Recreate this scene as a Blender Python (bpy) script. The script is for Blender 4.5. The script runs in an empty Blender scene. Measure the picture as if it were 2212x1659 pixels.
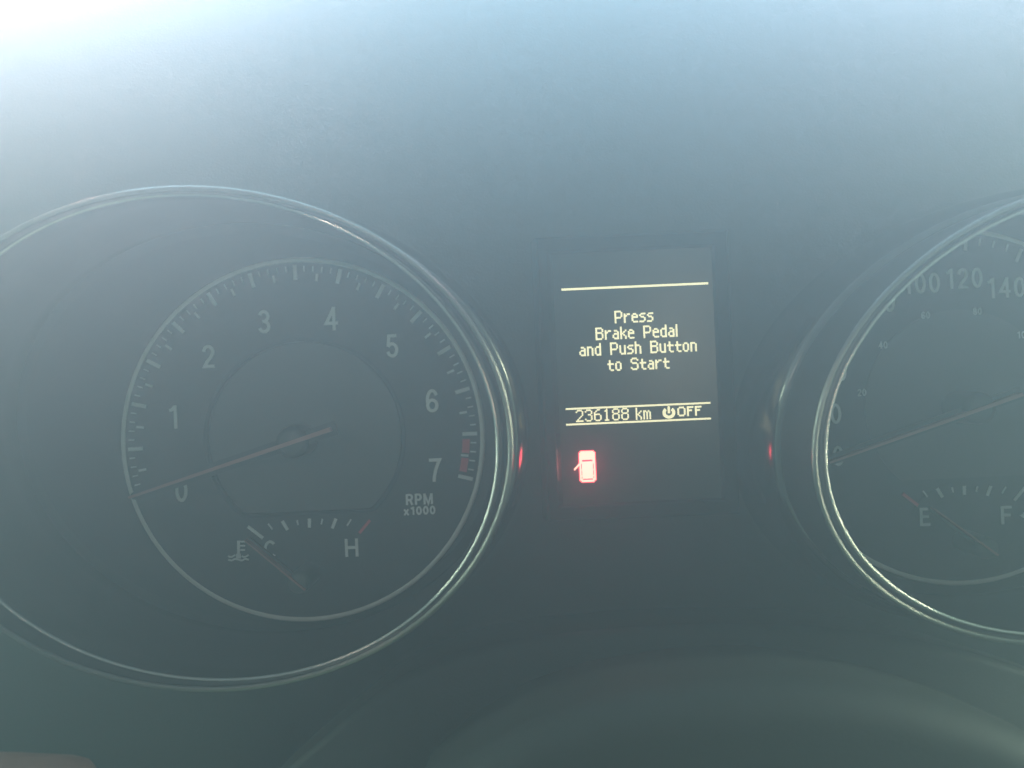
import bpy, bmesh, math
from mathutils import Vector, Matrix
R = math.radians
S = bpy.context.scene
COL = S.collection

# ------------------------------------------------------------------ camera
D, F, ROLL = 0.203, 1650.0, R(2.5)          # metres to the dial plane, focal length in photo pixels (2212 wide)
cam = bpy.data.cameras.new('camera'); camo = bpy.data.objects.new('camera', cam); COL.objects.link(camo)
cam.sensor_width = 36; cam.lens = 36 * F / 2212; cam.clip_start = 0.005; cam.clip_end = 50
ca, sa = math.cos(ROLL), math.sin(ROLL)
camo.matrix_world = Matrix(((ca, sa, 0, 0), (0, 0, -1, -D), (-sa, ca, 0, 0), (0, 0, 0, 1)))
cam.dof.use_dof = True; cam.dof.focus_distance = 0.190; cam.dof.aperture_fstop = 8
S.camera = camo

# ------------------------------------------------------------------ world and lamps
w = bpy.data.worlds.new('World'); S.world = w; w.use_nodes = True
bg = w.node_tree.nodes['Background']
bg.inputs[0].default_value = (0.75, 0.95, 0.9, 1); bg.inputs[1].default_value = 0.035

def area(name, loc, target, size, energy, color, size_y=None):
    l = bpy.data.lights.new(name, 'AREA'); l.energy = energy; l.color = color
    l.shape = 'RECTANGLE'; l.size = size; l.size_y = size_y or size
    o = bpy.data.objects.new(name, l); COL.objects.link(o); o.location = loc
    o.rotation_euler = (Vector(target) - Vector(loc)).to_track_quat('-Z', 'Y').to_euler()
    return o
# daylight through the windscreen (over the cluster), its two corners and the side windows
area('windscreen_light', (0, .45, .85), (0, -.1, 0), 1.3, 27.8, (0.43, 0.78, 1.00), .4)
area('windscreen_corner_light', (-.6, .55, .6), (0, -.1, 0), .4, 43.0, (1.00, 0.62, 0.60))
area('far_windscreen_corner_light', (.6, .5, .7), (0, -.1, 0), .5, 21.5, (1.00, 0.66, 0.72))
area('side_window_light', (-.8, -.09, .15), (0, -.09, 0), .14, 8, (0.72, 1.00, 0.80), .5)
area('far_side_window_light', (.8, -.09, .1), (0, -.09, 0), .14, 11.6, (0.86, 1.00, 0.74), .5)
area('floor_bounce_fill', (0, -.5, -.6), (0, -.1, 0), .8, 1.0, (0.57, 1.00, 0.50))  # fill lamp added below, like light bounced off the floor
area('screen_reflection_lamp', (.215, -.78, .045), (0, 0, 0), .10, 0.45, (1.0, .84, .62), .16)  # small warm lamp added behind the camera to mirror in the screen
area('rim_highlight_lamp', (-.50, -.50, .42), (0, 0, 0), .12, .28, (1.0, .86, .70))  # small warm lamp added for highlights along the chrome rims
sp = bpy.data.lights.new('dial_patch_spot', 'SPOT'); sp.energy = 5.5; sp.color = (1.0, .95, .84)  # spot added to brighten the tachometer's lower right
sp.spot_size = R(10); sp.spot_blend = 1.0; sp.shadow_soft_size = 0.03
spo = bpy.data.objects.new('dial_patch_spot', sp); COL.objects.link(spo); spo.location = (-.20, -.85, .22)
spo.rotation_euler = (Vector((-.020, 0, -.030)) - spo.location).to_track_quat('-Z', 'Y').to_euler()

S.view_settings.view_transform = 'Standard'; S.view_settings.look = 'None'
S.view_settings.exposure = 0; S.view_settings.gamma = 1
S.render.engine = 'CYCLES'

# ------------------------------------------------------------------ helpers
def P(u, v, y=0.0):
    """photo pixel (2212 x 1659) to a point on the plane at distance y behind the dial plane"""
    k = (D + y) / F; dx, dz = u - 1106, 829.5 - v
    return Vector(((dx * ca + dz * sa) * k, y, (-dx * sa + dz * ca) * k))
K0 = D / F                                    # metres per photo pixel on the dial plane

def mat(name, color, rough=0.5, metal=0.0, spec=0.5, emit=None, strength=0, noise=0.0, nscale=400, bump=0.0, coat=0.0):
    m = bpy.data.materials.new(name); m.use_nodes = True
    nt = m.node_tree; b = nt.nodes['Principled BSDF']
    b.inputs['Base Color'].default_value = (*color, 1); b.inputs['Roughness'].default_value = rough
    b.inputs['Metallic'].default_value = metal; b.inputs['Specular IOR Level'].default_value = spec
    b.inputs['Coat Weight'].default_value = coat
    if emit:
        b.inputs['Emission Color'].default_value = (*emit, 1); b.inputs['Emission Strength'].default_value = strength
    if noise or bump:
        tc = nt.nodes.new('ShaderNodeTexCoord'); n = nt.nodes.new('ShaderNodeTexNoise')
        n.inputs['Scale'].default_value = nscale; n.inputs['Detail'].default_value = 4
        nt.links.new(tc.outputs['Object'], n.inputs['Vector'])
        if noise:
            mx = nt.nodes.new('ShaderNodeMix'); mx.data_type = 'RGBA'
            mx.inputs[6].default_value = (*[c * (1 - noise) for c in color], 1)
            mx.inputs[7].default_value = (*[min(1, c * (1 + noise)) for c in color], 1)
            nt.links.new(n.outputs['Fac'], mx.inputs[0]); nt.links.new(mx.outputs[2], b.inputs['Base Color'])
        if bump:
            bp = nt.nodes.new('ShaderNodeBump'); bp.inputs['Strength'].default_value = bump
            bp.inputs['Distance'].default_value = 0.0003
            nt.links.new(n.outputs['Fac'], bp.inputs['Height']); nt.links.new(bp.outputs[0], b.inputs['Normal'])
    return m

M = dict(
    panel=mat('black_grained_plastic', (0.018, 0.019, 0.020), 0.55, bump=0.25, nscale=1800, noise=0.2),
    gloss=mat('black_gloss_plastic', (0.010, 0.010, 0.011), 0.14, spec=0.5),
    matt=mat('black_matt_plastic', (0.012, 0.012, 0.013), 0.85, spec=0.1, noise=0.15),
    wall=mat('black_satin_plastic', (0.012, 0.012, 0.013), 0.45, noise=0.15),
    dial=mat('dial_black', (0.012, 0.013, 0.015), 0.6, noise=0.15, nscale=900),
    disc=mat('dial_centre_grey', (0.040, 0.042, 0.042), 0.5, noise=0.12, nscale=1500),
    ring=mat('grey_dial_ring', (0.62, 0.60, 0.56), 0.5, noise=0.06),
    white=mat('white_print', (0.62, 0.63, 0.62), 0.6, noise=0.05),
    red=mat('red_print', (0.55, 0.05, 0.06), 0.6, noise=0.08),
    chrome=mat('bright_chrome', (0.76, 0.66, 0.60), 0.12, metal=1.0),
    satin=mat('satin_chrome', (0.27, 0.24, 0.215), 0.24, metal=1.0),
    shoulder=mat('dark_satin_metal', (0.15, 0.13, 0.115), 0.20, metal=1.0),
    groove=mat('dark_chrome', (0.10, 0.10, 0.10), 0.30, metal=1.0),
    needle=mat('needle_black', (0.012, 0.012, 0.012), 0.4),
    needlered=mat('needle_red', (0.30, 0.13, 0.11), 0.5),
    hub=mat('hub_grey', (0.05, 0.055, 0.045), 0.45),
    screen=mat('screen_glass', (0.020, 0.021, 0.022), 0.22, spec=0.5),
    text=mat('lit_segment', (0.1, 0.1, 0.08), 0.5, emit=(1.0, 0.93, 0.54), strength=1.32),
    iconhot=mat('lit_warning', (0.1, 0.02, 0.02), 0.5, emit=(1.0, 0.44, 0.32), strength=2.8),
    iconred=mat('lit_warning_edge', (0.1, 0.01, 0.01), 0.5, emit=(1.0, 0.03, 0.09), strength=1.8),
    shroud=mat('black_soft_plastic', (0.009, 0.010, 0.010), 0.62, spec=0.3, bump=0.2, nscale=1500, noise=0.2),
    column=mat('grey_column_plastic', (0.017, 0.020, 0.017), 0.7, bump=0.3, nscale=1500, noise=0.2),
    stalk=mat('brown_stalk', (0.22, 0.10, 0.08), 0.5, noise=0.15),
)

def link(name, me, m, parent=None, loc=None):
    o = bpy.data.objects.new(name, me); COL.objects.link(o)
    if m is not None and not me.materials: me.materials.append(m)
    if parent: o.parent = parent
    if loc is not None: o.location = loc
    return o

def world_loc(o):
    l = Vector(o.location)
    return l + world_loc(o.parent) if o.parent else l

def build(name, verts, faces, m, parent=None, smooth=False):
    """mesh given in world coordinates"""
    off = world_loc(parent) if parent else Vector((0, 0, 0))
    me = bpy.data.meshes.new(name); me.from_pydata([tuple(Vector(v) - off) for v in verts], [], faces); me.update()
    bm = bmesh.new(); bm.from_mesh(me); bmesh.ops.recalc_face_normals(bm, faces=bm.faces); bm.to_mesh(me); bm.free()
    if smooth:
        for p in me.polygons: p.use_smooth = True
    return link(name, me, m, parent)

def tag(o, label=None, cat=None, group=None, kind=None):
    for k, v in (('label', label), ('category', cat), ('group', group), ('kind', kind)):
        if v: o[k] = v
    return o

def thing(name, loc, label, cat, group=None):
    o = bpy.data.objects.new(name, None); COL.objects.link(o); o.location = loc; o.empty_display_size = 0.01
    return tag(o, label, cat, group)

def loft(rows, closed_u=True, closed_v=False):
    """rows of equal length -> verts, faces"""
    n = len(rows[0]); v = [p for r in rows for p in r]; f = []
    nr = len(rows)
    for i in range(nr if closed_v else nr - 1):
        for j in range(n if closed_u else n - 1):
            a, b = i * n + j, i * n + (j + 1) % n
            c, d = ((i + 1) % nr) * n + (j + 1) % n, ((i + 1) % nr) * n + j
            f.append((a, b, c, d))
    return v, f

def extrude_poly(pts, y_front, y_back):
    """flat polygon (list of x,z) with thickness along y"""
    n = len(pts); v = [Vector((x, y_front, z)) for x, z in pts] + [Vector((x, y_back, z)) for x, z in pts]
    f = [tuple(range(n)), tuple(range(2 * n - 1, n - 1, -1))] + [(i, (i + 1) % n, n + (i + 1) % n, n + i) for i in range(n)]
    return v, f

def bar(p0, p1, width, y, th=0.0002):
    """flat bar between two (x,z) points"""
    a, b = Vector(p0), Vector(p1); d = (b - a).normalized(); n = Vector((-d.y, d.x)) * width / 2
    return extrude_poly([tuple(a - n), tuple(b - n), tuple(b + n), tuple(a + n)], y - th, y)

def ell(cu, cv, a, b, tilt, y, n=160, da=0.0, db=0.0):
    """ellipse traced in the photo, stood at distance y"""
    t = R(tilt); out = []
    for i in range(n):
        th = 2 * math.pi * i / n
        x, z = (a + da) * math.cos(th), (b + db) * math.sin(th)
        out.append(P(cu + x * math.cos(t) - z * math.sin(t), cv + x * math.sin(t) + z * math.cos(t), y))
    return out

def ring_of(curve, y_of=None):
    c = Vector((0, 0, 0))
    for p in curve: c += p
    return c / len(curve)

def tube(curve, r, closed=True, m=10):
    """round rod along a curve lying in an xz plane"""
    n = len(curve); rows = []
    for k in range(m):
        ph = 2 * math.pi * k / m; row = []
        for i, p in enumerate(curve):
            q = (curve[(i + 1) % n] - curve[i - 1]).normalized() if closed else (curve[min(i + 1, n - 1)] - curve[max(i - 1, 0)]).normalized()
            nrm = Vector((q.z, 0, -q.x))
            row.append(p + nrm * r * math.cos(ph) + Vector((0, -1, 0)) * r * math.sin(ph))
        rows.append(row)
    return loft(rows, closed, True)

def offset(curve, d, dy=0):
    n = len(curve); c = ring_of(curve); out = []
    for i, p in enumerate(curve):
        q = (curve[(i + 1) % n] - curve[i - 1]).normalized(); nrm = Vector((q.z, 0, -q.x))
        if nrm.dot(p - c) < 0: nrm = -nrm
        out.append(p + nrm * d + Vector((0, dy, 0)))
    return out

def arc(cx, cz, rx, rz, a0, a1, n=14):
    return [(cx + rx * math.cos(R(a0 + (a1 - a0) * i / n)), cz + rz * math.sin(R(a0 + (a1 - a0) * i / n))) for i in range(n + 1)]
# condensed sans-serif figures as centre lines: (width, [strokes])
FIG = {
 '0': (.54, [arc(.27, .5, .195, .43, 0, 360, 28)]),
 '1': (.44, [[(.30, 0), (.30, 1.0)], [(.05, .785), (.14, .80), (.21, .85), (.255, .93)]]),
 '2': (.54, [arc(.265, .69, .19, .24, 178, -25, 14) + [(.36, .46), (.20, .27), (.10, .11), (.085, .07), (.51, .07)]]),
 '3': (.54, [arc(.255, .715, .175, .215, 165, -80, 14), arc(.255, .285, .195, .215, 80, -165, 14), [(.19, .507), (.30, .507)]]),
 '4': (.58, [[(.42, .98), (.07, .31), (.56, .31)], [(.40, 0), (.40, 1.0)]]),
 '5': (.54, [[(.47, .93), (.14, .93), (.095, .47)], arc(.262, .33, .195, .26, 150, -165, 16)]),
 '6': (.54, [arc(.272, .30, .195, .23, 0, 360, 24), arc(.285, .5, .21, .43, 190, 32, 16)]),
 '7': (.52, [[(.03, .93), (.48, .93), (.40, .76), (.30, .50), (.235, .24), (.21, 0)]]),
 '8': (.54, [arc(.27, .72, .17, .21, 0, 360, 22), arc(.27, .285, .195, .215, 0, 360, 24)]),
 'R': (.62, [[(.08, 0), (.08, 1.0)], [(.08, .93), (.34, .93)] + arc(.34, .70, .18, .23, 90, -90, 12) + [(.08, .47)], [(.34, .47), (.53, 0)]]),
 'P': (.58, [[(.08, 0), (.08, 1.0)], [(.08, .93), (.33, .93)] + arc(.33, .69, .17, .24, 90, -90, 12) + [(.08, .45)]]),
 'M': (.78, [[(.08, 0), (.08, 1.0)], [(.10, .98), (.39, .06), (.68, .98)], [(.70, 0), (.70, 1.0)]]),
 'x': (.52, [[(.04, 0), (.46, .72)], [(.04, .72), (.46, 0)]]),
 'C': (.68, [arc(.36, .5, .285, .43, 42, 318, 24)]),
 'H': (.66, [[(.08, 0), (.08, 1.0)], [(.58, 0), (.58, 1.0)], [(.08, .51), (.58, .51)]]),
 'E': (.58, [[(.08, 0), (.08, 1.0)], [(.08, .93), (.55, .93)], [(.08, .51), (.50, .51)], [(.08, .07), (.56, .07)]]),
 'F': (.56, [[(.08, 0), (.08, 1.0)], [(.08, .93), (.54, .93)], [(.08, .50), (.47, .50)]]),
}
def text_mesh(body, size, xs=1.0, bold=0.0):
    """raised print: every stroke a thin bar of even width, each a hair prouder than the last"""
    hw = (0.068 + bold) * size; vs, fs = [], []; x = 0.0; k = 0; gap = 0.15 if len(body) > 1 else 0
    wid = sum(FIG[c][0] for c in body) + gap * (len(body) - 1)
    for ch in body:
        wd, strokes = FIG[ch]
        for st in strokes:
            pts = [Vector(((x + p[0] - wid / 2) * size * xs, (p[1] - 0.5) * size)) for p in st]
            closed = (pts[0] - pts[-1]).length < 1e-6
            if closed: pts = pts[:-1]
            n = len(pts); L, Rr = [], []
            for i, p in enumerate(pts):
                a = pts[i - 1] if (i or closed) else p; b = pts[(i + 1) % n] if (i < n - 1 or closed) else p
                d0 = (p - a).normalized() if (p - a).length > 0 else (b - p).normalized()
                d1 = (b - p).normalized() if (b - p).length > 0 else d0
                n0, n1 = Vector((-d0.y, d0.x)), Vector((-d1.y, d1.x)); m = (n0 + n1)
                m = m.normalized() if m.length > 1e-4 else n0
                q = hw / max(0.45, m.dot(n0)); L.append(p + m * q); Rr.append(p - m * q)
            y = -0.00005 - 0.000006 * k; k += 1; o = len(vs)
            for q in range(n):
                vs += [(L[q].x, y, L[q].y), (Rr[q].x, y, Rr[q].y), (L[q].x, 0.0001, L[q].y), (Rr[q].x, 0.0001, Rr[q].y)]
            for q in range(n if closed else n - 1):
                a, b = o + 4 * q, o + 4 * ((q + 1) % n)
                fs += [(a, b, b + 1, a + 1), (a + 2, b + 2, b, a), (a + 1, b + 1, b + 3, a + 3)]
            if not closed:
                e = o + 4 * (n - 1); fs += [(o, o + 1, o + 3, o + 2), (e, e + 2, e + 3, e + 1)]
        x += wd + gap
    me = bpy.data.meshes.new('print'); me.from_pydata(vs, [], fs); me.update()
    bm = bmesh.new(); bm.from_mesh(me); bmesh.ops.recalc_face_normals(bm, faces=bm.faces); bm.to_mesh(me); bm.free()
    return me

def lettering(name, body, u, v, h_px, parent, m='white', xs=0.85, bold=0.0, y=-0.00025, label=None):
    me = text_mesh(body, h_px * K0, xs, bold); p = P(u, v, 0); p.y = y
    o = link(name, me, M[m], parent, p - world_loc(parent))
    if label: o['label'] = label
    return o

# ------------------------------------------------------------------ the setting
def dashboard():
    # back panel that carries the gauges: flat in front, rolling back over the top
    prof = [(-0.16, 0.02)] + [(-0.15, 0.003), (0.115, 0.003)]
    for k in range(1, 9):
        a = R(90 * k / 8); prof.append((0.115 + 0.012 * math.sin(a), 0.003 + 0.012 * (1 - math.cos(a))))
    prof.append((0.127, 0.06))
    xs = [-0.40 + 0.05 * i for i in range(17)]
    rows = [[Vector((x, y, z)) for z, y in prof] for x in xs]
    v, f = loft(rows, False)
    tag(build('dashboard_panel', v, f, M['panel'], smooth=True), kind='structure')
    # lower shroud: a rounded lip sweeping under the gauges, falling towards the steering column
    line = [(420, 1880), (560, 1716), (640, 1640), (760, 1540), (820, 1490), (880, 1452), (940, 1425), (1000, 1405), (1075, 1387), (1150, 1373), (1350, 1353), (1550, 1345), (1750, 1350), (1950, 1375), (2100, 1408), (2300, 1470), (2500, 1560)]
    rows = []
    for u, vv in line:
        q = P(u, vv, -0.020)
        sec = [q + Vector((0, 0.0235, -0.003)), q + Vector((0, 0.002, -0.0004))]
        for k in range(6):
            a = R(85 * k / 5); sec.append(q + Vector((0, -0.0028 * math.sin(a), -0.0028 * (1 - math.cos(a)))))
        sec += [q + Vector((0, -0.006, -0.010)), q + Vector((0, -0.020, -0.045)), q + Vector((0, -0.02, -0.09))]
        rows.append(sec)
    v, f = loft(rows, False)
    tag(build('lower_shroud', v, f, M['shroud'], smooth=True), kind='structure')
dashboard()

def column_cover():
    line = [(900, 1720), (1000, 1630), (1150, 1545), (1300, 1497), (1500, 1466), (1700, 1456), (1900, 1476), (2100, 1532), (2250, 1600), (2400, 1700)]
    t = thing('steering_column_cover', P(1700, 1700, -0.05), 'smooth grey plastic steering column cover arching up below the information display', 'column cover')
    rows = []
    for u, vv in line:
        q = P(u, vv, -0.055)
        sec = [q + Vector((0, 0.036, -0.006)), q + Vector((0, 0.010, -0.0008))]
        for k in range(7):
            a = R(90 * k / 6); sec.append(q + Vector((0, -0.008 * math.sin(a), -0.008 * (1 - math.cos(a)))))
        sec += [q + Vector((0, -0.009, -0.02)), q + Vector((0, -0.010, -0.06))]
        rows.append(sec)
    v, f = loft(rows, False)
    build('shell', v, f, M['column'], t, smooth=True)
column_cover()

def stalk():
    t = thing('column_stalk', P(-60, 1760, -0.03), 'dull reddish brown rounded stalk below the tachometer rim', 'stalk')
    a, b = P(-260, 1712, -0.045), P(190, 1742, -0.045)
    ax = (b - a).normalized(); up = Vector((0, 0, 1)); side = ax.cross(up).normalized(); up = side.cross(ax)
    rows = []
    L = (b - a).length
    prof = [(0, .0085), (.3, .0088), (.6, .0092), (.85, .0094), (.93, .0088), (.97, .0072), (.992, .0045), (1.0, .0008)]
    for s, r in prof:
        rows.append([a + ax * L * s + (side * math.cos(2 * math.pi * k / 20) + up * math.sin(2 * math.pi * k / 20)) * r for k in range(20)])
    v, f = loft(rows, True); f.append(tuple(range(19, -1, -1))); f.append(tuple(len(v) - 20 + i for i in range(20)))
    build('grip', v, f, M['stalk'], t, smooth=True)
    c = a + ax * L * 0.2
    rows = [[c - ax * 0.0 + ax * dx + (side * math.cos(2 * math.pi * k / 20) + up * math.sin(2 * math.pi * k / 20)) * r for k in range(20)] for dx, r in ((-.0012, .0086), (-.0009, .0092), (.0009, .0092), (.0012, .0086))]
    v, f = loft(rows, True)
    build('collar', v, f, M['column'], t, smooth=True)
stalk()

# ------------------------------------------------------------------ gauges
YP = 0.003                                     # panel surface
def polar(c, r, deg):
    return (c.x + r * K0 * math.cos(R(deg)), c.z + r * K0 * math.sin(R(deg)))

def shared_tick(name, length, width):
    v, f = bar((-length / 2, 0), (length / 2, 0), width, 0.0, 0.0002)
    me = bpy.data.meshes.new(name); me.from_pydata([tuple(p) for p in v], [], f); me.update()
    return me

def put_tick(name, me, c, r_mid, deg, parent, m='white', y=-0.0001):
    x, z = polar(c, r_mid, deg)
    o = link(name, me, M[m], parent, Vector((x, y, z)) - world_loc(parent))
    o.rotation_euler = (0, -R(deg), 0)
    return o

def bezel(t, outer, inner, s_out, s_in, sh):
    yo, yi = D / s_out - D, D / s_in - D
    co, ci = ell(*outer, yo), ell(*inner, yi)
    v, f = tube(offset(co, -0.0005), 0.00062); build('bezel_ring', v, f, M['satin'], t, True)
    v, f = tube(ci, 0.00050); r2 = build('inner_ring', v, f, M['chrome'], t, True)
    # shallow dark channel between the two bright edges
    rows = []
    for k in range(7):
        s = k / 6; row = []
        for p, q in zip(offset(co, -0.0010), offset(ci, 0.0004)):
            x = p.lerp(q, s); row.append(x + Vector((0, 0.0013 * math.sin(math.pi * s) + 0.0003, 0)))
        rows.append(row)
    v, f = loft(rows, True); build('bezel_channel', v, f, M['groove'], t, True)
    # inner wall down to the dial, with a step
    b = offset(ci, -0.0004)
    rows = [[Vector((p.x, y, p.z)) for p in offset(b, d)] for y, d in ((yi + 0.0004, 0), (-0.012, 0.0010), (-0.0118, 0.0014), (0.0009, 0.0022))]
    v, f = loft(rows, True); build('tube_wall', v, f, M['wall'], t, True)
    # outer wall, then a glossy rounded shoulder swelling out at its foot
    b = offset(co, -0.0002)
    rows = [[Vector((p.x, y, p.z)) for p in offset(b, d)] for y, d in ((yo, 0), (-0.030, 0.0004), (-0.0225, 0.0005))]
    v, f = loft(rows, True); build('outer_wall', v, f, M['wall'], t, True)
    rows = []
    for k in range(13):
        a = R(90 * k / 12); y, d = -0.0060 - 0.0165 * math.cos(a), 0.0005 + sh * math.sin(a)
        rows.append([Vector((p.x, y, p.z)) for p in offset(b, d)])
    rows.append([Vector((p.x, YP - 0.00005, p.z)) for p in offset(b, 0.0007 + sh)])
    v, f = loft(rows, True); build('shoulder', v, f, M['shoulder'], t, True)
    return b

def disc(name, c, r, y0, y1, m, parent, n=128, cut=None):
    pts = []
    for i in range(n):
        a = 2 * math.pi * i / n; x, z = r * math.cos(a), r * math.sin(a)
        if cut is not None: z = max(z, -cut)
        pts.append((c.x + x, c.z + z))
    v, f = extrude_poly(pts, y0, y1)
    return build(name, v, f, m, parent)

def annulus(name, c, r0, r1, y_prof, m, parent, n=160):
    """ring with a small rounded section"""
    rows = []
    for k in range(7):
        s = k / 6; r = r0 + (r1 - r0) * s; y = y_prof - 0.0006 * math.sin(math.pi * s) ** 0.15 if 0 < s < 1 else y_prof
        rows.append([Vector((c.x + r * math.cos(2 * math.pi * i / n), y, c.z + r * math.sin(2 * math.pi * i / n))) for i in range(n)])
    v, f = loft(rows, True)
    return build(name, v, f, m, parent, True)

def pointer(name, c, deg, length, tail, w, y, parent, hub_r):
    """tapered dark pointer with a red stripe and a round hub"""
    d = Vector((math.cos(R(deg)), math.sin(R(deg)))); n = Vector((-d.y, d.x)); o = Vector((c.x, c.z))
    q = lambda l, s: tuple(o + d * l * K0 + n * s * K0)
    v, f = extrude_poly([q(-tail, -w), q(length * .96, -w * .8), q(length, -w * .3), q(length, w * .3), q(length * .96, w * .8), q(-tail, w)], y - 0.0008, y)
    nd = build(name, v, f, M['needle'], parent)
    v, f = extrude_poly([q(-tail * .9, -w * .30), q(length * .99, -w * .16), q(length * .99, w * .16), q(-tail * .9, w * .30)], y - 0.0030, y - 0.00079)
    build('stripe', v, f, M['needlered'], nd)
    rows = []
    for r, yy in ((hub_r, 0.0), (hub_r, y - 0.0006), (hub_r * .92, y - 0.0018), (hub_r * .6, y - 0.0024), (hub_r * .02, y - 0.0025)):
        rows.append([Vector((c.x + r * K0 * math.cos(2 * math.pi * i / 40), yy, c.z + r * K0 * math.sin(2 * math.pi * i / 40))) for i in range(40)])
    v, f = loft(rows, True)
    return nd, (v, f)

def px(c, du, dv):
    """photo offset from a dial centre on the dial plane -> photo pixel"""
    return c[0] + du, c[1] + dv

def sub_gauge(t, cpx, name, low, high, red_low, icon):
    """small temperature or fuel scale at the foot of a dial"""
    # offsets measured from the tachometer centre, in photo pixels
    T = [((-117.9, 187.5), (-85.1, 212.5), 6.8), ((-74.2, 181.3), (-64.9, 193.8), 3.2), ((-43.9, 175.6), (-32.0, 195.0), 6.6),
         ((-11.7, 173.4), (-9.5, 184.4), 3.2), ((14.8, 170.4), (14.8, 189.8), 6.6), ((43.0, 171.0), (40.4, 182.9), 3.2),
         ((72.0, 170.4), (64.2, 191.6), 6.6), ((104.8, 172.0), (96.1, 186.0), 3.2), ((145.5, 174.1), (122.6, 201.6), 6.0)]
    c0 = P(*cpx, 0)
    pc = px(cpx, 14.5, 288); c = P(*pc, 0)
    # dark fan-shaped plate under the scale
    pts = [(c.x + 128 * K0 * math.cos(R(a)), c.z + 128 * K0 * math.sin(R(a))) for a in range(28, 153, 4)]
    pts = [(c.x + 30 * K0, c.z - 6 * K0)] + pts + [(c.x - 30 * K0, c.z - 6 * K0)]
    v, f = extrude_poly(pts, -0.00012, 0.0); g = build(name, v, f, M['dial'], t)
    for i, (a, b, wd) in enumerate(T):
        pa, pb = P(*px(cpx, *a), 0), P(*px(cpx, *b), 0)
        if red_low: wd = wd * 1.0
        is_red = (i == 0) if red_low else (i == 8)
        v, f = bar((pa.x, pa.z), (pb.x, pb.z), wd * K0, -0.00014)
        build('scale_mark', v, f, M['red' if is_red else 'white'], g)
    lettering('letter', low, *px(cpx, -70, 237), 39, g, xs=1.0, bold=0.01, y=-0.0003)
    lettering('letter', high, *px(cpx, 106, 233), 39, g, xs=1.15, bold=0.012, y=-0.0003)
    if icon == 'thermometer':
        I = []
        bx = lambda a, b, wd: I.append(bar(*[(P(*px(cpx, *q), 0).x, P(*px(cpx, *q), 0).z) for q in (a, b)], wd * K0, -0.00014))
        bx((-138, 218), (-138, 250), 6)
        bx((-138, 246), (-138, 256), 10)
        for q in (220, 229, 238): bx((-135, q), (-124, q), 3.4)
        for row, (x0, x1) in ((251, (-160, -145)), (251, (-131, -116)), (259, (-160, -116))):
            n = 6; P0 = [(x0 + (x1 - x0) * k / n, row + 2.2 * math.sin(k * math.pi * (x1 - x0) / n / 11)) for k in range(n + 1)]
            for k in range(n): bx(P0[k], P0[k + 1], 3.6)
        vv, ff = [], []
        for v, f in I: ff += [tuple(i + len(vv) for i in q) for q in f]; vv += v
        build('thermometer_symbol', vv, ff, M['white'], g)
    else:
        A = [P(*px(cpx, *q), 0) for q in ((133, 234), (156, 222), (156, 246))]
        v, f = extrude_poly([(p.x, p.z) for p in A], -0.00034, -0.00014); build('filler_side_arrow', v, f, M['white'], g)
    deg = 180 - 39.5 - 2.5 if not red_low else 180 - 36.0 - 2.5
    nd, hub = pointer('needle', c, deg, 142, 22, 6.5, -0.0085, g, 24)
    build('hub', *hub, M['hub'], g, True)
    return g

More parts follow.
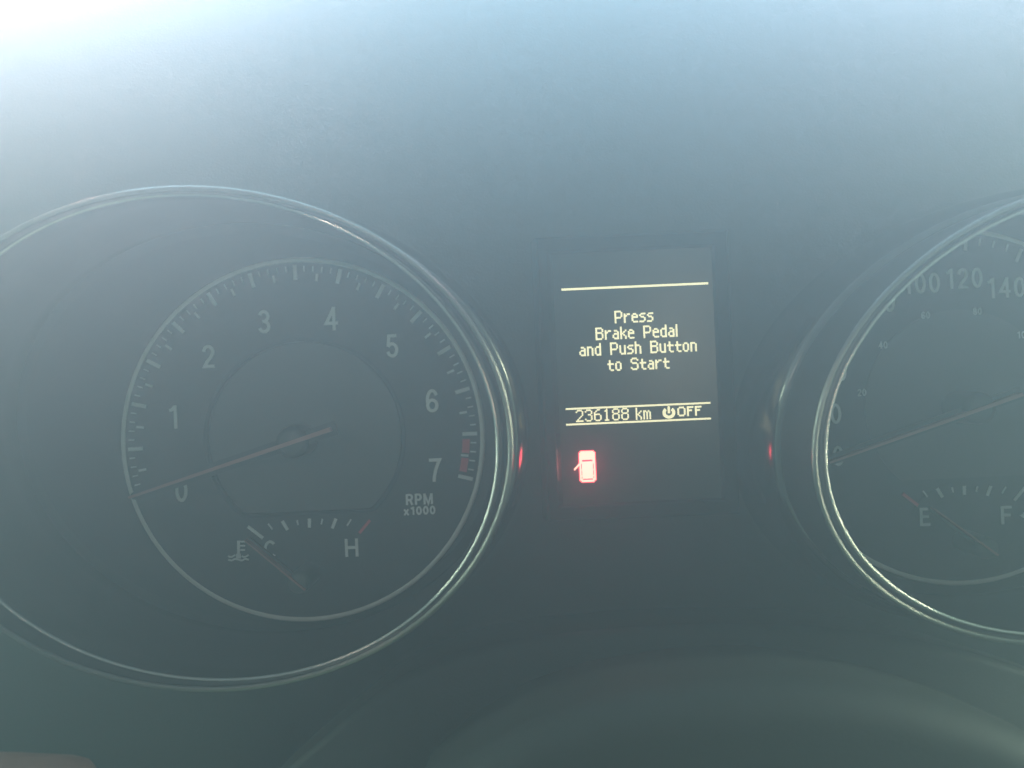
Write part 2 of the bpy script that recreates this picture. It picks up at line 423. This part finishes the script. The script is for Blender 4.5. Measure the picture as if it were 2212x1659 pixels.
def tachometer():
    cpx = (654, 949.5); c = P(*cpx, 0)
    t = thing('tachometer', (c.x, YP, c.z), 'round tachometer reading zero with chrome rim, RPM lettering and red zone at seven', 'gauge', 'chrome-rimmed dials')
    b = bezel(t, (427.7, 947.9, 681.5, 545.0, 4.3), (442.1, 944.4, 636.4, 522.3, 8.5), 1.25, 1.225, 0.0040)
    inn = offset(ell(442.1, 944.4, 636.4, 522.3, 8.5, D / 1.225 - D), -0.0010)
    v, f = extrude_poly([(p.x, p.z) for p in inn], 0.0008, 0.0028); build('base_plate', v, f, M['wall'], t)
    plate = disc('dial_plate', c, 384 * K0, 0.0, 0.0012, M['dial'], t)
    annulus('dial_ring', c, 382 * K0, 394 * K0, 0.0004, M['ring'], t)
    cd = P(660, 946, 0)
    # raised rim with the grey centre disc recessed inside it
    rows = []
    for s, y in ((1.035, -0.0001), (1.03, -0.0013), (1.0, -0.0013), (0.985, -0.0001)):
        row = []
        for i in range(120):
            a = 2 * math.pi * i / 120; row.append(Vector((cd.x + 210 * s * K0 * math.cos(a), y, cd.z + max(210 * s * math.sin(a), -160 * s) * K0)))
        rows.append(row)
    v, f = loft(rows, True); build('centre_rim', v, f, M['gloss'], t, False)
    disc('centre_disc', cd, 206 * K0, -0.0004, -0.00005, M['disc'], t, cut=157 * K0)
    big, mid, small = shared_tick('major_tick', 32 * K0, 8 * K0), shared_tick('medium_tick', 16.5 * K0, 5.2 * K0), shared_tick('minor_tick', 12.5 * K0, 3.2 * K0)
    A0, ST = 198.3 - 2.5, 15.1
    for k in range(15):
        put_tick('major_tick', big, c, 361, A0 - ST * k, plate)
        if k < 14:
            put_tick('medium_tick', mid, c, 351.5, A0 - ST * (k + .5), plate)
            for j in (1, 2, 3, 4): put_tick('minor_tick', small, c, 369, A0 - ST * (k + j / 5), plate)
    for a0, a1 in ((13.12, 13.44), (13.56, 13.88)):
        pts = [polar(c, r, A0 - ST * (a0 + (a1 - a0) * q)) for r, q in [(345, i / 4) for i in range(5)] + [(361, 1 - i / 4) for i in range(5)]]
        v, f = extrude_poly(pts, -0.0003, -0.0001); build('red_zone_block', v, f, M['red'], plate)
    to2212 = lambda x, y: (230.4 + 0.3906 * x, 547.2 + 0.3906 * y)
    for ch, x, y in (('0', 415, 1310), ('1', 372, 905), ('2', 565, 570), ('3', 873, 378), ('4', 1243, 362), ('5', 1580, 512), ('6', 1800, 815), ('7', 1815, 1198)):
        lettering('numeral', ch, *to2212(x, y), 50.5, plate, xs=1.0, bold=0.0)
    lettering('unit_lettering', 'RPM', 906, 1078, 23.5, plate, xs=1.08, bold=0.03)
    lettering('multiplier_lettering', 'x1000', 906.5, 1102.5, 17.5, plate, xs=1.22, bold=0.045)
    g = sub_gauge(t, cpx, 'coolant_gauge', 'C', 'H', False, 'thermometer')
    g['label'] = 'small coolant temperature scale marked C and H'
    nd, hub = pointer('needle', c, 198.7 - 2.5, 352, 95, 15.0, -0.0085, t, 34)
    build('needle_hub', *hub, M['needle'], nd, True)
tachometer()

def speedometer():
    cpx = (2067, 879); c = P(*cpx, 0)
    t = thing('speedometer', (c.x, YP, c.z), 'round speedometer numbered in twenties with chrome rim, fuel scale marked E and F', 'gauge', 'chrome-rimmed dials')
    bezel(t, (2397.9, 882.1, 662.3, 489.2, -20.4), (2393, 884, 629, 466, -20.4), 1.25, 1.225, 0.0042)
    inn = offset(ell(2393, 884, 629, 466, -20.4, D / 1.225 - D), -0.0010)
    v, f = extrude_poly([(p.x, p.z) for p in inn], 0.0008, 0.0028); build('base_plate', v, f, M['wall'], t)
    plate = disc('dial_plate', c, 376 * K0, 0.0, 0.0012, M['dial'], t)
    annulus('dial_ring', c, 374 * K0, 386 * K0, 0.0004, M['ring'], t)
    disc('centre_disc', P(2073, 875, 0), 206 * K0, -0.0004, -0.00005, M['disc'], t, cut=157 * K0)
    big, mid = shared_tick('major_tick', 30 * K0, 7 * K0), shared_tick('medium_tick', 16 * K0, 4 * K0)
    A0, ST = 202.3 - 2.5, 19.2
    for k in range(12):
        put_tick('major_tick', big, c, 353, A0 - ST * k, plate)
        if k < 11:
            for j in (1, 2, 3): put_tick('medium_tick', mid, c, 360, A0 - ST * (k + j / 4), plate)
        x, z = polar(c, 278, A0 - ST * k)
        me = text_mesh(str(20 * k), 44 * K0, 1.0, 0.0)
        link('numeral', me, M['white'], plate, Vector((x, -0.00025, z)) - world_loc(plate))
    for q in range(1, 7):
        x, z = polar(c, 210, A0 - 0.96 * 20 * q * 1.609)
        me = text_mesh(str(20 * q), 15 * K0, 1.0, 0.01)
        link('mile_numeral', me, M['white'], plate, Vector((x, -0.00065, z)) - world_loc(plate))
    g = sub_gauge(t, cpx, 'fuel_gauge', 'E', 'F', True, 'arrow')
    g['label'] = 'small fuel scale marked E and F'
    nd, hub = pointer('needle', c, 199.5 - 2.5, 335, 95, 13.0, -0.0085, t, 34)
    build('needle_hub', *hub, M['needle'], nd, True)
speedometer()

# ------------------------------------------------------------------ information display
G = {
 'P': "####. #...# #...# #...# ####. #.... #.... #....", 'r': "#.## ##.. #... #... #... #...", 'e': ".##. #..# #### #... #... .###",
 's': ".### #... .##. ...# ...# ###.", 'B': "####. #...# #...# ####. #...# #...# #...# ####.", 'a': ".##. ...# .### #..# #..# .###",
 'k': "#... #... #..# #.#. ##.. #.#. #..# #..#", 'd': "...# ...# .### #..# #..# #..# #..# .###", 'l': "# # # # # # # #",
 'n': "###. #..# #..# #..# #..# #..#", 'u': "#..# #..# #..# #..# #..# .###", 'h': "#... #... ###. #..# #..# #..# #..# #..#",
 't': ".#.. .#.. #### .#.. .#.. .#.. ..##", 'o': ".##. #..# #..# #..# #..# .##.",
 'S': ".###. #...# #.... .###. ....# ....# #...# .###.", '2': ".###. #...# ....# ....# ...#. ..#.. .#... #####",
 '3': ".###. #...# ....# ..##. ....# ....# #...# .###.", '6': "..##. .#... #.... ####. #...# #...# #...# .###.",
 '1': "..#.. .##.. ..#.. ..#.. ..#.. ..#.. ..#.. .###.", '8': ".###. #...# #...# .###. #...# #...# #...# .###.",
 'm': "##.#. #.#.# #.#.# #.#.# #.#.# #.#.#", 'O': ".###. #...# #...# #...# #...# .###.", 'F': "#### #... ###. #... #... #...",
}
YS = -0.0060                                    # screen surface
KS = (D + YS) / F
def display():
    tl, br = P(1203, 545, YS), P(1549, 1080, YS)
    x0, x1, z0, z1 = tl.x, br.x, br.z, tl.z
    # squared up: left and right edges upright, top and bottom level
    x0, x1 = P(1203, 812, YS).x, P(1549, 812, YS).x; z1, z0 = P(1375, 540, YS).z, P(1378, 1084, YS).z
    cx = (x0 + x1) / 2
    t = thing('information_display', (cx, YP, (z0 + z1) / 2), 'upright dark screen with yellowish lit text and a red warning symbol between the two dials', 'display')
    v, f = extrude_poly([(x0 - .0004, z0 - .0004), (x1 + .0004, z0 - .0004), (x1 + .0004, z1 + .0004), (x0 - .0004, z1 + .0004)], YS, YS + 0.0015)
    build('screen', v, f, M['screen'], t)
    # frame: chamfered inner wall, flat face, outer wall down to the panel
    def rect(d, y, l=None):
        l = d if l is None else l
        return [Vector((x0 - l, y, z0 - d)), Vector((x1 + d, y, z0 - d)), Vector((x1 + d, y, z1 + d)), Vector((x0 - l, y, z1 + d))]
    v, f = loft([rect(-.0001, YS - .00001), rect(.00025, YS - .0014, .00115), rect(.0006, YS - .00155, .0014), rect(.0034, YS - .00155), rect(.0040, YS - .0012), rect(.0048, YP - .0001)], True)
    build('frame', v, f, M['matt'], t)
    e = .00006; zt = P(1207, 935, YS).z
    v = [Vector((x0 + .0001 + e, YS - .00001 - e, z0)), Vector((x0 + .0001 + e, YS - .00001 - e, zt)), Vector((x0 - .00115 + e, YS - .0014 - e, zt)), Vector((x0 - .00115 + e, YS - .0014 - e, z0 - .0002))]
    v += [p + Vector((-.00004, .00004, 0)) for p in v]
    build('inner_lip', v, [(0, 1, 2, 3), (7, 6, 5, 4), (0, 4, 5, 1), (1, 5, 6, 2), (2, 6, 7, 3), (3, 7, 4, 0)], M['gloss'], t)
    TX = YS - 0.00012
    cells = []
    def glyphs(name, body, u, vv, pitch, space=5, adv=None, rowp=None, fat=1.12, hold=None):
        o = P(u, vv, YS); p = pitch * KS; rp = (rowp or pitch) * KS; vs, fs = hold or ([], [])
        def quad(pts):
            a, b = extrude_poly(pts, TX - 0.00010, TX); fs.extend(tuple(i + len(vs) for i in q) for q in b); vs.extend(a)
        x = 0
        for ch in body:
            if ch == ' ': x += space; continue
            rows = G[ch].split(); h = len(rows); wd = len(rows[0])
            on = lambda i, j: 0 <= i < h and 0 <= j < wd and rows[i][j] == '#'
            for i in range(h):
                for j in range(wd):
                    if not on(i, j): continue
                    if on(i, j - 1): pass
                    else:
                        n = 1
                        while on(i, j + n): n += 1
                        e = (fat - 1) / 2
                        if n > 1 or not (on(i - 1, j) or on(i + 1, j)):
                            a, b = o.x + (x + j - e) * p, o.x + (x + j + n + e) * p; c, d = o.z + (h - 1 - i - e) * rp, o.z + (h - i + e) * rp
                            quad([(a, c), (b, c), (b, d), (a, d)])
                    if on(i - 1, j): continue
                    n = 1
                    while on(i + n, j): n += 1
                    if n > 1:
                        e = (fat - 1) / 2
                        a, b = o.x + (x + j - e) * p, o.x + (x + j + 1 + e) * p; c, d = o.z + (h - i - n - e) * rp, o.z + (h - i + e) * rp
                        quad([(a, c), (b, c), (b, d), (a, d)])
            for i in range(h - 1):                     # bridge diagonal neighbours
                for j in range(wd):
                    for dj in (-1, 1):
                        if on(i, j) and on(i + 1, j + dj) and not on(i, j + dj) and not on(i + 1, j):
                            X, Z = o.x + (x + j + .5 + dj * .5) * p, o.z + (h - 1 - i) * rp; s = .36 * p
                            quad([(X - s, Z), (X, Z - s), (X + s, Z), (X, Z + s)])
            x += (adv or wd + 1)
        if hold is None: return build(name, vs, fs, M['text'], t)
    c2 = lambda x, y: (1152 + .2083 * x, 489.6 + .2083 * y)
    c3 = lambda x, y: (1152 + .2083 * x, 806.4 + .2083 * y)
    pt = 16 * .2083
    glyphs('text_line', 'Press', *c2(845, 1003), pt)
    glyphs('text_line', 'Brake Pedal', *c2(648, 1177), pt)
    glyphs('text_line', 'and Push Button', *c2(480, 1345), pt)
    glyphs('text_line', 'to Start', *c2(772, 1499), pt)
    hold = ([], [])
    glyphs('', '236188', *c3(443, 506), 15.7 * .2083, adv=6, fat=1.0, hold=hold)
    glyphs('', 'km', *c3(1064, 482), 15.7 * .2083, fat=1.0, hold=hold)
    build('odometer_line', *hold, M['text'], t)
    hold = ([], [])
    glyphs('', 'OFF', *c3(1496, 447), 16.6 * .2083, fat=1.1, hold=hold)
    build('ignition_state_lettering', *hold, M['text'], t)
    # power symbol: open ring with an upright bar
    o = P(*c3(1405, 408), YS); k = .2083 * KS
    vs, fs = [], []
    n = 28; A = [R(90 + 38 + (360 - 76) * i / n) for i in range(n + 1)]
    pts = [(o.x + 66 * k * math.cos(a), o.z + 62 * k * math.sin(a)) for a in A] + [(o.x + 34 * k * math.cos(a), o.z + 30 * k * math.sin(a)) for a in reversed(A)]
    for i in range(n):
        q = [pts[i], pts[i + 1], pts[2 * n - i], pts[2 * n + 1 - i]]
        a, b = extrude_poly(q, TX - .0001, TX); fs += [tuple(j + len(vs) for j in z) for z in b]; vs += a
    a, b = extrude_poly([(o.x - 12 * k, o.z - 6 * k), (o.x + 12 * k, o.z - 6 * k), (o.x + 12 * k, o.z + 66 * k), (o.x - 12 * k, o.z + 66 * k)], TX - .0001, TX)
    fs += [tuple(j + len(vs) for j in z) for z in b]; vs += a
    build('power_symbol', vs, fs, M['text'], t)
    for (a, b, wd) in ((c2(292, 648), c2(1812, 594), 4.6), (c3(335, 368), c3(1835, 309), 3.9), (c3(340, 530), c3(1840, 471), 3.9)):
        pa, pb = P(*a, YS), P(*b, YS); z = (pa.z + pb.z) / 2
        v, f = bar((pa.x, z), (pb.x, z), wd * KS, TX, 0.0001); build('divider_line', v, f, M['text'], t)
    # door-ajar warning: car seen from above, left front door open
    o = P(*c3(561, 965), YS); k = .2083 * KS
    W, H = 82, 160
    outline = lambda m: [(o.x + x * k, o.z + z * k) for x, z in ((-W - m, -H + 18), (-W + 18, -H - m), (W - 18, -H - m), (W + m, -H + 18), (W + m, H - 16), (W - 16, H + m), (-W + 16, H + m), (-W - m, H - 16))]
    v, f = extrude_poly(outline(9), TX - .00004, TX); back = build('warning_symbol', v, f, M['iconred'], t)
    back['label'] = 'glowing red car with open door symbol'
    vs, fs = [], []
    def q4(x_0, z_0, x_1, z_1, y=TX - .00018):
        a, b = extrude_poly([(o.x + x_0 * k, o.z + z_0 * k), (o.x + x_1 * k, o.z + z_0 * k), (o.x + x_1 * k, o.z + z_1 * k), (o.x + x_0 * k, o.z + z_1 * k)], y, TX - .00006)
        fs.extend(tuple(j + len(vs) for j in z) for z in b); vs.extend(a)
    q4(-W, 70, W, H - 14); q4(-W + 14, H - 14, W - 14, H)          # bonnet
    q4(-W, 52, -54, 70); q4(54, 52, W, 70)                          # beside the windscreen
    q4(-W, 30, W, 52)
    q4(-W, -H + 16, -65, 30); q4(65, -H + 16, W, 30)                # sides
    q4(-57, -H + 34, 57, 30)                                        # roof
    for zz in (-32, -96):
        q4(-64, zz - 6, -52, zz + 6); q4(52, zz - 6, 64, zz + 6)
    q4(-64, -H + 16, -52, -H + 36); q4(52, -H + 16, 64, -H + 36)
    q4(-W + 16, -H, W - 16, -H + 22)
    for i in range(5): q4(-W - 14 - 11 * i, 22 - 11 * i - 11, -W + 2 - 11 * i, 22 - 11 * i + 8)   # open door
    build('car_symbol', vs, fs, M['iconhot'], back)
    vs, fs = [], []
    for i in range(5): q4(-W - 22 - 11 * i, 22 - 11 * i - 18, -W + 2 - 11 * i, 22 - 11 * i + 14, TX - .00002)
    l = bpy.data.lights.new('warning_lamp', 'POINT'); l.energy = 0.006; l.color = (1, 0.03, 0.08); l.shadow_soft_size = 0.003
    lo = bpy.data.objects.new('warning_lamp', l); COL.objects.link(lo); lo.parent = back
    lo.location = Vector((o.x, YS - 0.0026, o.z)) - world_loc(back)
display()

# ------------------------------------------------------------------ scattering volume added to stand in for the glare veil over the dials
def glare_haze():
    v = [Vector((x, y, z)) for x in (-.42, .42) for y in (-.36, .08) for z in (-.30, .16)]
    f = [(0, 1, 3, 2), (4, 6, 7, 5), (0, 4, 5, 1), (2, 3, 7, 6), (0, 2, 6, 4), (1, 5, 7, 3)]
    m = bpy.data.materials.new('glare_haze'); m.use_nodes = True; nt = m.node_tree; nt.nodes.clear()
    out = nt.nodes.new('ShaderNodeOutputMaterial'); pv = nt.nodes.new('ShaderNodeVolumePrincipled')
    pv.inputs['Color'].default_value = (0.57, 0.87, 0.95, 1); pv.inputs['Density'].default_value = 2.2
    pv.inputs['Anisotropy'].default_value = 0.66
    nt.links.new(pv.outputs[0], out.inputs['Volume'])
    o = build('glare_haze', v, f, m); tag(o, kind='stuff')
glare_haze()
